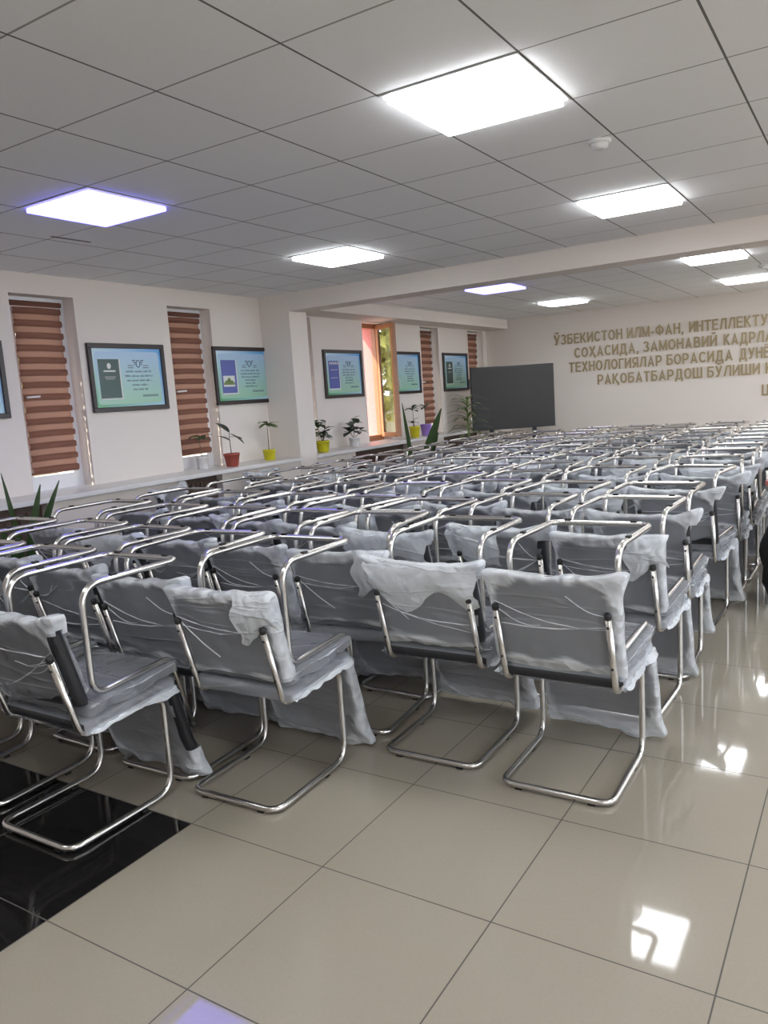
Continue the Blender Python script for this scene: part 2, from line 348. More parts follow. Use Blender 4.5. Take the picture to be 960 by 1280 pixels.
# the open window: pink granite outer jambs, brown sash swung inwards
y0, y1 = WY[3]
for nm, bx in (('trim_1', (-6.36, -6.08, y1-0.012, y1-0.001, Z0, Z1)), ('trim_2', (-6.36, -6.08, y0+0.001, y0+0.012, Z0, Z1))): struct(MB().box(*bx).obj(nm, 'pink'))
struct(MB().box(-6.50, -6.362, y1-0.012, y1+0.5, 0.3, 3.0).obj('trim_3', 'pink'))
sash = thing('window_sash', 'open brown framed window sash swung into the room', 'window sash', (-5.985, y1-0.03, Z0+0.045), (0, 0, math.radians(62)))
sw, sh, fq = 0.46, 1.56, 0.065
m = MB()
for bx in ((0, fq, 0, sh), (sw-fq, sw, 0, sh)): m.box(-0.03, 0.03, -bx[1], -bx[0], bx[2], bx[3])
m.box(-0.03, 0.03, -sw+fq, -fq, 0, fq); m.box(-0.03, 0.03, -sw+fq, -fq, sh-fq, sh)
bevel(m.obj('sash_frame', 'wood', sash), 0.005)
MB().box(-0.012, -0.006, -sw+fq, -fq, fq, sh-fq).obj('pane', 'sashglass', sash)
MB().tube(fillet([(0.03, -sw+0.03, 0.78), (0.065, -sw+0.03, 0.78), (0.065, -sw+0.03, 0.66)], [0.012]), 0.008).obj('handle', 'upvc', sash)

# outdoors, seen only through and in the glass of the open window
struct(MB().box(-40, 30, -24, 40, -0.6, -0.4).obj('ground', 'ground'))
struct(MB().box(-13.2, -13.0, -8, 34, -0.4, 1.55).obj('wall_garden', 'fence'))
def bush(name, label, loc, rx, rz, n, mat):
    g = MB(); rnd = random.Random(3)
    for k in range(n):
        d = Vector((rnd.gauss(0, 1), rnd.gauss(0, 1), rnd.gauss(0, 1))).normalized()*(rnd.random()**0.4)
        p = Vector((d.x*rx, d.y*rx, d.z*rz)); a = Vector((rnd.gauss(0, 1), rnd.gauss(0, 1), rnd.gauss(0, 1))).normalized(); b = a.cross(Vector((0.3, 0.5, 0.8))).normalized()
        L = 0.16; bb = len(g.v); g.v += [tuple(p-a*L), tuple(p+b*L*0.5), tuple(p+a*L), tuple(p-b*L*0.5)]; g.face((bb, bb+1, bb+2, bb+3))
    t = thing(name, label, 'tree', loc); g.obj('foliage', mat, t, (0, 0, 3.2)); MB().tube([(0, 0, -0.4), (0.05, 0, 1.2), (0, 0.05, 3.2)], [0.14, 0.11, 0.07]).obj('trunk', 'stem', t)
bush('garden_tree', 'sunlit yellow-green tree outside the open window', (-11.2, 9.6, 0), 2.6, 2.3, 5000, 'foliage')

# ceiling lamps
LP = [(1, 1, 0, 'white', 'largest glaring square ceiling panel light above the chairs'), (5, 1, 0, 'white', 'white ceiling panel light just before the beam on the right'),
      (1, -3, 0, 'blue', 'bluish square ceiling panel light at the left'), (5, -3, 0, 'white', 'white ceiling panel light before the beam near the pillar'),
      (0, -3, 1, 'lilac', 'lilac ceiling panel light just beyond the beam'), (3.95, -3, 1, 'white', 'small white ceiling panel light nearest the gold lettering start'),
      (0, 1, 1, 'white', 'white ceiling panel light beyond the beam at the right'), (3.95, 1, 1, 'white', 'farthest right ceiling panel light, cut by the picture edge')]
for i in (-3, 1, 5): LP.append((i, 5, 0, 'white', 'unseen ceiling panel light over the right side of the hall, row %s' % {-3: 'behind', 1: 'beside', 5: 'ahead'}[i]))
for j in (-3, 1): LP.append((-3, j, 0, 'white', 'unseen ceiling panel light behind the viewer, %s' % {-3: 'window side', 1: 'middle'}[j]))
for i, far in ((0, 1), (3.95, 1)): LP.append((i, 5, far, 'white', 'unseen ceiling panel light beyond the beam, right side, %s' % ('first' if i == 0 else 'second')))
for (i, j, far, colr, lab) in LP:
    y = (8.43 if far else 2.2318)+0.6*i; x = -2.3104+0.6*j
    t = thing('ceiling_panel_light', lab, 'ceiling light', (x+0.3, y+0.3, ZC), None, 'square ceiling panel lights')
    m = MB(); a, b = 0.297, 0.270
    for bx in ((-a, a, -a, -b), (-a, a, b, a), (-a, -b, -b, b), (b, a, -b, b)): m.box(*bx, -0.007, -0.001)
    m.obj('frame', 'alu', t); MB().box(-b, b, -b, b, -0.030, -0.002).obj('diffuser', {'blue': 'lampb', 'lilac': 'lampf'}.get(colr, 'lamp'), t)
for (x, y, lab) in ((-1.19, 4.08, 'round white smoke detector on ceiling tiles before the beam'), (-1.10, 9.95, 'white smoke detector on the ceiling far beyond the beam')):
    t = thing('smoke_detector', lab, 'smoke detector', (x, y, ZC), None, 'ceiling smoke detectors')
    MB().lathe([(0.055, 0.0), (0.055, -0.012), (0.048, -0.016)]).obj('base', 'white', t); MB().lathe([(0.044, -0.016), (0.040, -0.034), (0.022, -0.044)]).obj('sensor_cap', 'white', t)
# black strip painted as the shade in the gap beside an askew tile
struct(MB().box(-0.15, 0.15, -0.011, 0.011, -0.002, 0.0005).obj('ceiling_gap_shade', 'bezel', None, (-4.61, 3.545, ZC), (0, 0, PI/2-0.03)))

# ------------------------------------------------------------------ gold lettering on the back wall
sign = thing('wall_lettering', 'gold raised Cyrillic lettering in five lines on the back wall', 'lettering', (0, YB, 0))
QS = 0.076                                     # half of a letter stroke, cap height 1
def arc(cx, cy, rx, ry, a0, a1, n=14): return [(cx+rx*math.cos(math.radians(a0+(a1-a0)*k/n)), cy+ry*math.sin(math.radians(a0+(a1-a0)*k/n))) for k in range(n+1)]
def glyphs():
    q = QS; T = 1-q; w = 0.62; e = w-q; G = {}
    V = lambda x: [(x, 0), (x, 1)]
    Hh = lambda y, a=0.0, b=w: [(a, y), (b, y)]
    diag = lambda x0, y0, x1, y1: [(x0, y0), (x1, y1)]
    bowl = lambda y0, y1, wd=w: [(q, y1)]+[(wd-q-(y1-y0)/2*0.8, y1)]+arc(wd-q-(y1-y0)/2*0.8, (y0+y1)/2, (y1-y0)/2*0.8, (y1-y0)/2, 90, -90)+[(q, y0)]
    G['Т'] = (0.60, [Hh(T, 0, 0.60), V(0.30)]); G['Н'] = (w, [V(q), V(e), Hh(0.53)])
    G['Е'] = (0.56, [V(q), Hh(T, 0, 0.56), Hh(0.53, 0, 0.52), Hh(q, 0, 0.56)]); G['Г'] = (0.50, [V(q), Hh(T, 0, 0.50)])
    G['И'] = (w, [V(q), V(e), diag(q, 0.14, e, 0.86)]); G['К'] = (0.62, [V(q), diag(q, 0.36, 0.53, 0.985), diag(0.24, 0.55, 0.56, 0.0)])
    G['А'] = (0.70, [[(0.085, 0), (0.35, 0.93), (0.615, 0)], Hh(0.27, 0.16, 0.54)]); G['М'] = (0.76, [V(q), V(0.76-q), [(q, 0.93), (0.38, 0.12), (0.76-q, 0.93)]])
    G['Л'] = (0.66, [[(0.0, q), (0.06, q), (0.115, 0.15), (0.27, T)], Hh(T, 0.20, 0.66), V(0.66-q)])
    G['Д'] = (0.74, [[(0.16, q), (0.22, 0.4), (0.24, T)], Hh(T, 0.16, 0.64), V(0.64-q), Hh(q, 0, 0.74), [(q, -0.20), (q, q)], [(0.74-q, -0.20), (0.74-q, q)]])
    G['О'] = (0.68, [arc(0.34, 0.5, 0.34-q, 0.5-q, 0, 360, 28)]); G['С'] = (0.64, [arc(0.34, 0.5, 0.34-q, 0.5-q, 38, 322, 24)])
    G['З'] = (0.58, [arc(0.27, 0.755, 0.21, 0.245-q+0.005, 160, -90, 12), arc(0.27, 0.285, 0.225, 0.285-q, 90, -160, 14)])
    G['Б'] = (0.60, [V(q), Hh(T, 0, 0.56), bowl(q, 0.57, 0.60)]); G['В'] = (0.60, [V(q), bowl(q, 0.53, 0.60), bowl(0.53, T, 0.56)])
    G['Р'] = (0.60, [V(q), bowl(0.40, T, 0.60)]); G['Я'] = (0.62, [V(e), [(w-x, y) for x, y in bowl(0.42, T, w)], diag(0.36, 0.42, 0.085, 0.0)])
    G['У'] = (0.62, [diag(0.075, 1, 0.33, 0.30), [(0.56, 1), (0.30, 0.22), (0.22, q), (0.07, q)]]); G['Х'] = (0.64, [diag(0.075, 0, 0.565, 1), diag(0.565, 0, 0.075, 1)])
    G['Ш'] = (0.86, [V(q), V(0.43), V(0.86-q), Hh(q, 0, 0.86)]); G['Ф'] = (0.80, [V(0.40), arc(0.40, 0.5, 0.40-q, 0.33, 0, 360, 28)])
    G['-'] = (0.32, [Hh(0.36, 0.0, 0.32)]); G[','] = (0.20, [[(0.10, 0.16), (0.10, 0.0), (0.05, -0.16)]]); G[' '] = (0.20, [])
    br = lambda c: arc(c, 1.29, 0.15, 0.13, 195, 345, 8)
    G['Ў'] = (G['У'][0], G['У'][1]+[br(0.32)]); G['Й'] = (w, G['И'][1]+[br(w/2)])
    G['Ё'] = (0.56, G['Е'][1]+[[(0.09, 1.16), (0.23, 1.16)], [(0.33, 1.16), (0.47, 1.16)]])
    G['Қ'] = (0.66, G['К'][1]+[[(0.55, 0.08), (0.60, 0.08), (0.60, -0.16)]]); G['Ҳ'] = (0.66, G['Х'][1]+[[(0.55, 0.08), (0.60, 0.08), (0.60, -0.16)]])
    return G
GL = glyphs()
def text_line(txt, x0, x1, zb, cap):
    x = 0.0; cnt = 0; letters = []
    for ch in txt:
        wd, st = GL[ch]
        letters.append([[(a+x, b) for a, b in p] for p in st])
        x += wd+0.13
    W = x-0.13; sx = (x1-x0)/W
    for strokes in letters:
        if not strokes: continue
        m = MB()
        for p in strokes:
            cnt += 1; d = 0.0004*(cnt % 4); closed = math.hypot(p[0][0]-p[-1][0], p[0][1]-p[-1][1]) < 1e-4 and len(p) > 3
            if closed: p = p[:-1]
            P = [Vector((x0+a*sx, zb+b*cap)) for a, b in p]; N = len(P); b0 = len(m.v); hw = QS*cap
            for i in range(N):
                a_ = P[(i-1) % N] if (closed or i) else P[i]; c = P[(i+1) % N] if (closed or i < N-1) else P[i]
                t1 = (P[i]-a_).normalized() if (P[i]-a_).length > 1e-9 else (c-P[i]).normalized(); t2 = (c-P[i]).normalized() if (c-P[i]).length > 1e-9 else t1
                n1, n2 = Vector((-t1.y, t1.x)), Vector((-t2.y, t2.x)); n = (n1+n2).normalized(); k = min(1.8, 1/max(0.3, n.dot(n1)))
                for sg in (1, -1):
                    v = P[i]+n*hw*k*sg
                    m.v.append((v.x, -0.016-d, v.y)); m.v.append((v.x, -0.001, v.y))
            for i in range(N if closed else N-1):
                a_, c = b0+i*4, b0+((i+1) % N)*4
                m.face((a_, c, c+2, a_+2)); m.face((a_, a_+1, c+1, c)); m.face((a_+2, c+2, c+3, a_+3))
            if not closed:
                for a_ in (b0, b0+(N-1)*4): m.face((a_, a_+2, a_+3, a_+1))
        m.obj('letter', 'gold', sign)
text_line('ЎЗБЕКИСТОН ИЛМ-ФАН,', -4.60, -2.53, 2.185, 0.165)
text_line('ИНТЕЛЛЕКТУ', -2.45, -1.36, 2.185, 0.165)
text_line('СОҲАСИДА, ЗАМОНАВИЙ', -4.26, -2.05, 1.948, 0.165)
text_line('КАДРЛА', -1.96, -1.29, 1.948, 0.165)
text_line('ТЕХНОЛОГИЯЛАР БОРАСИДА', -4.36, -1.83, 1.716, 0.165)
text_line('ДУНЁ', -1.74, -1.33, 1.716, 0.165)
text_line('РАҚОБАТБАРДОШ БЎЛИШИ', -3.885, -1.46, 1.484, 0.165)
text_line('К', -1.385, -1.27, 1.484, 0.165)
text_line('Ш', -1.437, -1.27, 1.165, 0.165)

# ------------------------------------------------------------------ interactive screen
sc_a = math.atan2(0.85, 1.04)
scr = thing('display_screen', 'large switched-off grey display screen standing in the far corner', 'screen', (-5.37, 11.2, 0), (0, 0, sc_a))
L = math.hypot(1.04, 0.85)
o = bevel(MB().box(0, L, -0.01, 0.06, 0.885, 1.875).obj('housing', 'bezel', scr), 0.008)
MB().box(0.018, L-0.018, -0.014, -0.0105, 0.915, 1.857).obj('screen_glass', 'screen', scr)
for x in (0.32, L-0.32): MB().box(x-0.03, x+0.03, 0.062, 0.11, 0.05, 1.6).obj('stand_post', 'bezel', scr)
MB().box(0.2, L-0.2, -0.28, 0.38, 0.0, 0.05).obj('stand_base', 'bezel', scr)
bevel(MB().box(-0.035, 0.0, 0.0, 0.05, 1.56, 1.70).obj('side_handle', 'bezel', scr), 0.006)

# ------------------------------------------------------------------ framed posters
def poster(y0, y1, label, book, zc=1.845, hh=0.305, lines=5, seed=0):
    t = thing('framed_poster', label, 'poster', (XW, (y0+y1)/2, zc), None, 'framed posters on the left wall')
    hw = (y1-y0)/2; m = MB(); q = 0.042
    for bx in ((-hw, hw, -hh, -hh+q), (-hw, hw, hh-q, hh), (-hw, -hw+q, -hh+q, hh-q), (hw-q, hw, -hh+q, hh-q)): m.box(0.001, 0.03, *bx)
    bevel(m.obj('frame', 'frame', t), 0.004, 1)
    a, b = hw-q, hh-q
    MB().box(0.002, 0.012, -a, a, -b, b).obj('print', 'print', t)
    # rounded paler panel inside the print
    m = MB(); pts = []
    for cx, cz, a0 in ((a-0.06, b-0.06, 0), (-a+0.06, b-0.06, 90), (-a+0.06, -b+0.055, 180), (a-0.06, -b+0.055, 270)):
        for k in range(5): an = math.radians(a0+k*22.5); pts.append((0.0126, cx+0.03*math.cos(an), cz+0.03*math.sin(an)))
    m.v = pts; m.face(range(len(pts))); PN = m
    if book:
        m = MB(); m.box(0.0128, 0.0150, -0.335, -0.095, -0.195, 0.165).obj('book_border', 'pale', t)
        bk = MB().box(0.0151, 0.0165, -0.335, -0.110, -0.183, 0.165).obj('book_cover', 'greenbook' if book == 'green' else 'bluebook', t)
        if book == 'green':
            m = MB(); m.lathe([(0.022, 0), (0.022, 0.0008)], 16); m.v = [(0.0167+z, -0.222+x, 0.105+y*1.2) for x, y, z in m.v]; m.obj('seal', 'pale', bk)
            m = MB(); m.box(0.0166, 0.0172, -0.285, -0.155, 0.052, 0.066).box(0.0166, 0.0172, -0.28, -0.16, 0.005, 0.009).box(0.0166, 0.0172, -0.27, -0.17, -0.012, -0.008); m.obj('title', 'pale', bk)
        elif book == 'blue':
            MB().box(0.0166, 0.0172, -0.315, -0.14, -0.115, 0.0).obj('picture', 'pale', bk)
            m = MB(); m.box(0.0173, 0.0177, -0.31, -0.145, -0.095, -0.07).box(0.0173, 0.0177, -0.29, -0.165, -0.07, -0.05).lathe([(0.03, 0), (0.02, 0.02), (0.005, 0.03)], 10, 0, (0, 0, 0))
            for k in range(16, len(m.v)): x, y, z = m.v[k]; m.v[k] = (0.0175+0.0004*x, -0.2275+y, -0.05+z)
            m.obj('building', 'leafl', bk)
        else:
            m = MB(); m.box(0.0166, 0.0172, -0.30, -0.145, 0.05, 0.055).box(0.0166, 0.0172, -0.30, -0.145, -0.05, -0.045)
            for k in range(5): m.box(0.0166, 0.0172, -0.31+k*0.04, -0.288+k*0.04, 0.12, 0.15)
            m.obj('title', 'pale', bk)
    # ornament above the text
    m = PN; cy = 0.115
    for sgn in (-1, 1):
        for k in range(3): m.box(0.0128, 0.0136, min(cy+sgn*0.03, cy+sgn*(0.066-k*0.012)), max(cy+sgn*0.03, cy+sgn*(0.066-k*0.012)), 0.150-k*0.018, 0.159-k*0.018, 1)
        for k in range(2): m.box(0.0128, 0.0136, min(cy+sgn*0.055, cy+sgn*0.12), max(cy+sgn*0.055, cy+sgn*0.12), 0.085+k*0.02, 0.091+k*0.02, 1)
    m.tube([(0.0130, cy+0.022*math.cos(k*PI/6), 0.125+0.032*math.sin(k*PI/6)) for k in range(12)], 0.004, 5, 1, True)
    # rows of small print
    rnd = random.Random(seed)
    wid = [0.30, 0.32, 0.29, 0.18, 0.17, 0.2, 0.24]
    for k in range(lines):
        z = 0.052-k*0.041*(5/lines if lines > 5 else 1); W = wid[k % 7]*(1 if lines <= 5 else 0.95); y = cy-W/2
        while y < cy+W/2:
            ww = rnd.uniform(0.04, 0.09); yy = y
            while yy < min(y+ww, cy+W/2):
                h_ = rnd.choice((0.011, 0.013, 0.018)); m.box(0.0128, 0.0134, yy, yy+0.0038, z-0.006, z-0.006+h_, 1)
                if rnd.random() < 0.6: zz = z-0.006+rnd.choice((0, 0.005, 0.010)); m.box(0.0128, 0.0134, yy+0.0038, yy+0.0078, zz, zz+0.0035, 1)
                yy += 0.0088
            y += ww+0.016
    y = 0.14
    while y < 0.32: m.box(0.0128, 0.0134, y, y+0.007, -0.180, -0.160, 1); m.box(0.0128, 0.0134, y+0.007, y+0.011, -0.180, -0.176, 1); y += 0.0155
    m.obj('panel', ['panel', 'ink'], t)
    return t
poster(2.85, 3.725, 'framed poster at the left picture edge showing only its blue right side', 'green', seed=1)
poster(4.515, 5.39, 'framed blue and green poster with dark green book between two blinds', 'green', seed=2)
poster(6.055, 6.94, 'framed poster with blue book cover above the red and yellow pots', 'blue', lines=6, seed=3)
poster(7.99, 8.86, 'framed poster with violet arched book just left of the open window', 'violet', lines=6, seed=4)
poster(9.60, 10.45, 'framed poster half covered by the open window sash', None, lines=6, seed=5)
poster(11.20, 12.08, 'framed poster with dark green book nearest the display screen', 'green', lines=7, seed=6)

# ------------------------------------------------------------------ plants
def leaf(m, p, d, L, W, droop=0.3, n=5, twist=0.0, fold=0.15):
    p = Vector(p); d = Vector(d).normalized(); side = d.cross(Vector((0, 0, 1)))
    side = side.normalized() if side.length > 0.05 else Vector((1, 0, 0)); side = Matrix.Rotation(twist, 3, d) @ side
    b = len(m.v); q = p.copy(); dd = d.copy()
    for i in range(n+1):
        t = i/n; wd = W*math.sin(PI*min(1, (t*0.92+0.06)))**0.8*0.5; nr = side.cross(dd).normalized()
        m.v += [tuple(q-side*wd+nr*wd*fold), tuple(q), tuple(q+side*wd+nr*wd*fold)]
        dd = (dd+Vector((0, 0, -droop/n))).normalized(); q = q+dd*(L/n)
    for i in range(n):
        for k in range(2): m.face((b+i*3+k, b+i*3+k+1, b+(i+1)*3+k+1, b+(i+1)*3+k), 0, True)
def pot(t, mat, h, rt, rb, rim=True):
    pr = [(rb*0.98, 0), (rb, 0.003), (rt*0.95, h*0.82), (rt, h*0.83), (rt*1.02, h), (rt*0.93, h), (rt*0.9, h*0.86)] if rim else [(rb, 0), (rt, h), (rt*0.94, h), (rt*0.92, h*0.86)]
    MB().lathe(pr).obj('pot', mat, t); MB().lathe([(rt*0.86, h*0.84), (rt*0.86, h*0.89)]).obj('soil', 'soil', t)
def plant(label, loc, mat, h, rt, rb, stems, leafmat, rot=0.0):
    """stems: list of (top offset xyz from pot rim, [(position along stem 0-1, azimuth deg, elevation, length, width)])"""
    t = thing('potted_plant', label, 'plant', loc, (0, 0, rot), 'potted plants on the window ledge'); pot(t, mat, h, rt, rb)
    S = MB(); Lf = MB()
    for (tx, ty, tz), lv in stems:
        p0 = Vector((0, 0, h*0.86)); p3 = Vector((tx, ty, h+tz)); mid = (p0+p3)/2+Vector((ty*0.15, -tx*0.15, 0.0))
        P = lambda s: p0*(1-s)**2+mid*2*s*(1-s)+p3*s*s
        S.tube([P(k/6) for k in range(7)], [0.005-0.0004*k for k in range(7)], 6)
        for (s, az, el, L, W) in lv:
            a = math.radians(az); e = math.radians(el); leaf(Lf, P(s), (math.cos(a)*math.cos(e), math.sin(a)*math.cos(e), math.sin(e)), L*1.3, W*1.3, 0.5)
    S.obj('stem', 'stem', t); Lf.obj('foliage', leafmat, t); return t
def crown(n, s0, L, W, seed, el=(-10, 40)):
    rnd = random.Random(seed); return [(s0+(1-s0)*rnd.random(), 137.5*k+rnd.uniform(-20, 20), rnd.uniform(*el), L*rnd.uniform(0.7, 1.15), W*rnd.uniform(0.8, 1.1)) for k in range(n)]
plant('small rubber plant in terracotta red pot on the window ledge', (-5.59, 5.93, Z0), 'red', 0.135, 0.085, 0.062,
      [((0.01, -0.02, 0.23), [(0.95, -80, 40, 0.19, 0.06), (0.9, 60, -25, 0.15, 0.085), (0.6, -100, 35, 0.13, 0.055), (0.75, 80, 5, 0.13, 0.06)])], 'leafd')
plant('tall thin stemmed plant in yellow pot beside the pillar', (-5.64, 6.58, Z0), 'yellow', 0.115, 0.072, 0.058, [((0.0, 0.0, 0.29), crown(8, 0.93, 0.12, 0.07, 3, (-15, 30)))], 'leafl')
plant('seedling in plain white pot standing in the second blind window', (-5.80, 5.72, Z0), 'whitepot', 0.13, 0.065, 0.055, [((0.0, -0.02, 0.20), crown(7, 0.8, 0.12, 0.07, 5, (-10, 35)))], 'leaf')
plant('bushy plant in yellow pot just behind the pillar', (-5.60, 7.52, Z0), 'yellow', 0.135, 0.085, 0.068,
      [((0.03, 0.04, 0.22), crown(12, 0.3, 0.10, 0.07, 7)), ((-0.05, -0.05, 0.25), crown(12, 0.3, 0.10, 0.07, 8)), ((0.0, 0.07, 0.12), crown(8, 0.3, 0.09, 0.06, 9))], 'leaf')
plant('spreading plant in white pot left of the open window', (-5.66, 8.28, Z0), 'whitepot', 0.12, 0.075, 0.06,
      [((0.0, -0.13, 0.14), crown(9, 0.5, 0.10, 0.075, 11)), ((0.0, 0.0, 0.25), crown(10, 0.5, 0.11, 0.075, 12)), ((0.02, 0.15, 0.10), crown(9, 0.5, 0.09, 0.06, 13))], 'leafd')
plant('leggy plant in yellow pot right of the open sash', (-5.62, 9.78, Z0), 'yellow', 0.16, 0.08, 0.06, [((0.0, -0.03, 0.27), crown(9, 0.85, 0.12, 0.05, 15)), ((0.0, -0.05, 0.08), crown(8, 0.6, 0.09, 0.05, 16))], 'leafd')
plant('thin plant in lilac pot near the far blind', (-5.62, 10.12, Z0), 'purple', 0.17, 0.085, 0.065, [((0.0, -0.02, 0.26), crown(8, 0.9, 0.12, 0.045, 17))], 'leafd')
# floor plants: broad sword leaves, spiky aloe-like plant, corn plant by the screen
t = thing('sword_leaf_plant', 'tall plant with broad sword-shaped leaves in front of the open window ledge', 'plant', (-4.98, 8.62, 0)); pot(t, 'darkpot', 0.34, 0.17, 0.12)
m = MB()
for az, el, L, W in ((32, 70, 1.10, 0.15), (215, 84, 1.14, 0.065), (40, 66, 0.8, 0.15), (150, 70, 0.6, 0.12), (-30, 68, 0.66, 0.13)):
    a, e = math.radians(az), math.radians(el); leaf(m, (0, 0, 0.29), (math.cos(a)*math.cos(e), math.sin(a)*math.cos(e), math.sin(e)), L, W, 0.0, 7, 0.9, 0.25)
m.obj('foliage', 'leaf', t)
t = thing('spiky_plant', 'spiky upright leafed plant at the left edge before the ledge', 'plant', (-5.02, 3.16, 0)); pot(t, 'darkpot', 0.42, 0.19, 0.13)
m = MB()
for az, el, L, W in ((215, 84, 0.80, 0.08), (35, 76, 0.72, 0.11), (35, 67, 0.78, 0.09), (300, 60, 0.5, 0.08), (160, 62, 0.5, 0.06), (20, 55, 0.45, 0.06), (220, 50, 0.45, 0.06)):
    a, e = math.radians(az), math.radians(el); leaf(m, (0, 0, 0.37), (math.cos(a)*math.cos(e), math.sin(a)*math.cos(e), math.sin(e)), L, W, 0.0, 7, 0.9, 0.25)
m.obj('foliage', 'leaf', t)
t = thing('corn_plant', 'tall arching leafed plant standing before the display screen', 'plant', (-5.18, 10.62, 0)); pot(t, 'darkpot', 0.36, 0.17, 0.12)
MB().tube([(0, 0, 0.3), (0.01, 0.0, 0.7), (0.0, 0.01, 1.22)], [0.022, 0.018, 0.012]).obj('stem', 'leafl', t)
m = MB(); rnd = random.Random(21)
for k in range(34):
    z = 0.80+0.45*k/25; a = 2.399*k; leaf(m, (0.005, 0, z), (math.cos(a)*0.9, math.sin(a)*0.9, 0.55+0.3*k/25), 0.44-0.08*k/25, 0.050, 1.2, 8)
m.obj('foliage', 'leafl', t)

# ------------------------------------------------------------------ dark table with reddish top and a black bag at the right edge
t = thing('side_table', 'dark table with reddish top at the right edge beyond the stacks', 'table', (-0.225, 6.36, 0))
bevel(MB().box(-0.42, 0.6, -0.35, 0.35, 0.715, 0.75).obj('table_top', 'redcloth', t), 0.005)
MB().box(-0.36, 0.56, 0.27, 0.29, 0.20, 0.714).obj('modesty_panel', 'darkwood', t)
for x in (-0.37, 0.55):
    for y in (-0.3, 0.3): MB().box(x-0.025, x+0.025, y-0.025, y+0.025, 0, 0.714).obj('leg', 'darkwood', t)
bm = bmesh.new(); bmesh.ops.create_icosphere(bm, subdivisions=4, radius=1.0)
for v in bm.verts:
    n_ = v.co.copy(); k = 1+0.14*nz(n_*2.2, 3)+0.07*nz(n_*6, 4)
    v.co = Vector((n_.x*0.26*k, n_.y*0.24*k, max(-0.30, n_.z*0.34*k)))
for fc in bm.faces: fc.smooth = True
me = bpy.data.meshes.new('bag_body'); bm.to_mesh(me); bm.free(); me.materials.append(MT['blackbag'])
t = thing('bag', 'black bulging bag standing on the floor before the red topped table', 'bag', (-0.36, 5.55, 0.30)); link('bag_body', me, t)
MB().tube([(-0.1, 0, 0.28), (-0.08, 0, 0.40), (0.0, 0, 0.45), (0.08, 0, 0.40), (0.1, 0, 0.28)], 0.012).obj('handle', 'blackbag', t)

# ------------------------------------------------------------------ the stacked cantilever chairs
TR, HX = 0.0125, 0.21
ZB = TR+0.004                                  # centre of the base tube, rubber feet below it
def frame_path():
    h = [(0, -0.305, ZB), (HX, -0.305, ZB), (HX, 0.165, ZB), (HX, 0.165, 0.415), (HX, -0.205, 0.395), (HX, -0.287, 0.70)]
    p = fillet(h, [0.055, 0.085, 0.06, 0.05])
    return [Vector((-q.x, q.y, q.z)) for q in reversed(p[1:])]+p
def add_feet(m, mi=0):
    return [(-0.15, -0.305), (0.15, -0.305), (-HX, 0.0), (HX, 0.0)]
def upr(z): return -0.205-0.27*(z-0.395)
fm = MB().tube(frame_path(), TR, 12); ME_FRAME = fm.mesh('frame', 'chrome')
FEET = [(-0.14, -0.305, 0), (0.14, -0.305, 0), (-HX, 0.02, 1), (HX, 0.02, 1)]
ME_FOOT = MB().box(-0.013, 0.013, -0.009, 0.009, 0.0, 0.016).mesh('foot', 'rubber')
ME_CAP = MB().lathe([(0.0135, -0.004), (0.0138, 0.012), (0.010, 0.018), (0.003, 0.020)], 10).mesh('end_cap', 'rubber')
ME_BOLT = MB().lathe([(0.0052, 0), (0.0045, 0.003), (0.002, 0.004)], 8).mesh('bolt', 'rubber')
ff = MB().tube(frame_path(), TR, 8)
for x, y, q in FEET: ff.box(x-0.013, x+0.013, y-0.009, y+0.009, 0.0, 0.014, 1) if not q else ff.box(x-0.009, x+0.009, y-0.013, y+0.013, 0, 0.014, 1)
for s in (-1, 1): ff.tube([(s*HX, upr(0.70)+0.0, 0.697), (s*HX, upr(0.715), 0.715)], 0.0136, 8, 1)
ME_FRAME_FAR = ff.mesh('frame', ['chrome', 'rubber'])

def slab(nx, ny, nzv, hx, hy, hz, rad):
    """rounded box as a grid of quads; returns verts (Vector, face-side flags) and faces"""
    bm = bmesh.new(); bmesh.ops.create_cube(bm, size=2.0)
    def cut(ax, n):
        es = [e for e in bm.edges if abs(abs((e.verts[0].co-e.verts[1].co).normalized()[ax])-1) < 1e-3]
        bmesh.ops.subdivide_edges(bm, edges=es, cuts=n-1, use_grid_fill=True)
    cut(0, nx); cut(1, ny); cut(2, nzv)
    for v in bm.verts:
        p = Vector((v.co.x*hx, v.co.y*hy, v.co.z*hz))
        q = Vector((max(-hx+rad, min(hx-rad, p.x)), max(-hy+rad, min(hy-rad, p.y)), max(-hz+rad, min(hz-rad, p.z))))
        d = p-q
        v.co = q+d.normalized()*rad if d.length > 1e-6 else p
    return bm
BZ0, BZ1 = 0.50, 0.835                        # backrest bottom and top
def back_map(p):
    """local slab (x, y thickness, z along) -> backrest place: leaning and slightly dished"""
    zc = (BZ0+BZ1)/2+p.z
    return Vector((p.x, upr(zc)+TR+0.037+p.y+0.018*(1-(p.x/0.23)**2)*-0.6, zc))
def finish(bm, name, mats, smooth=True):
    bmesh.ops.recalc_face_normals(bm, faces=bm.faces[:])
    for fc in bm.faces: fc.smooth = smooth
    me = bpy.data.meshes.new(name); bm.to_mesh(me); bm.free()
    for m in mats: me.materials.append(MT[m])
    return me
def make_back():
    bm = slab(14, 4, 12, 0.23, 0.0275, (BZ1-BZ0)/2, 0.024)
    for v in bm.verts:
        v.co.y += 0.004*math.cos(v.co.x*7)*math.cos(v.co.z*6)*(1 if v.co.y > 0 else 0); v.co = back_map(v.co)
    return finish(bm, 'backrest', ['black'])
def seat_map(p): return Vector((p.x, -0.005+p.y, 0.405+0.054*p.y+TR+0.025+p.z))
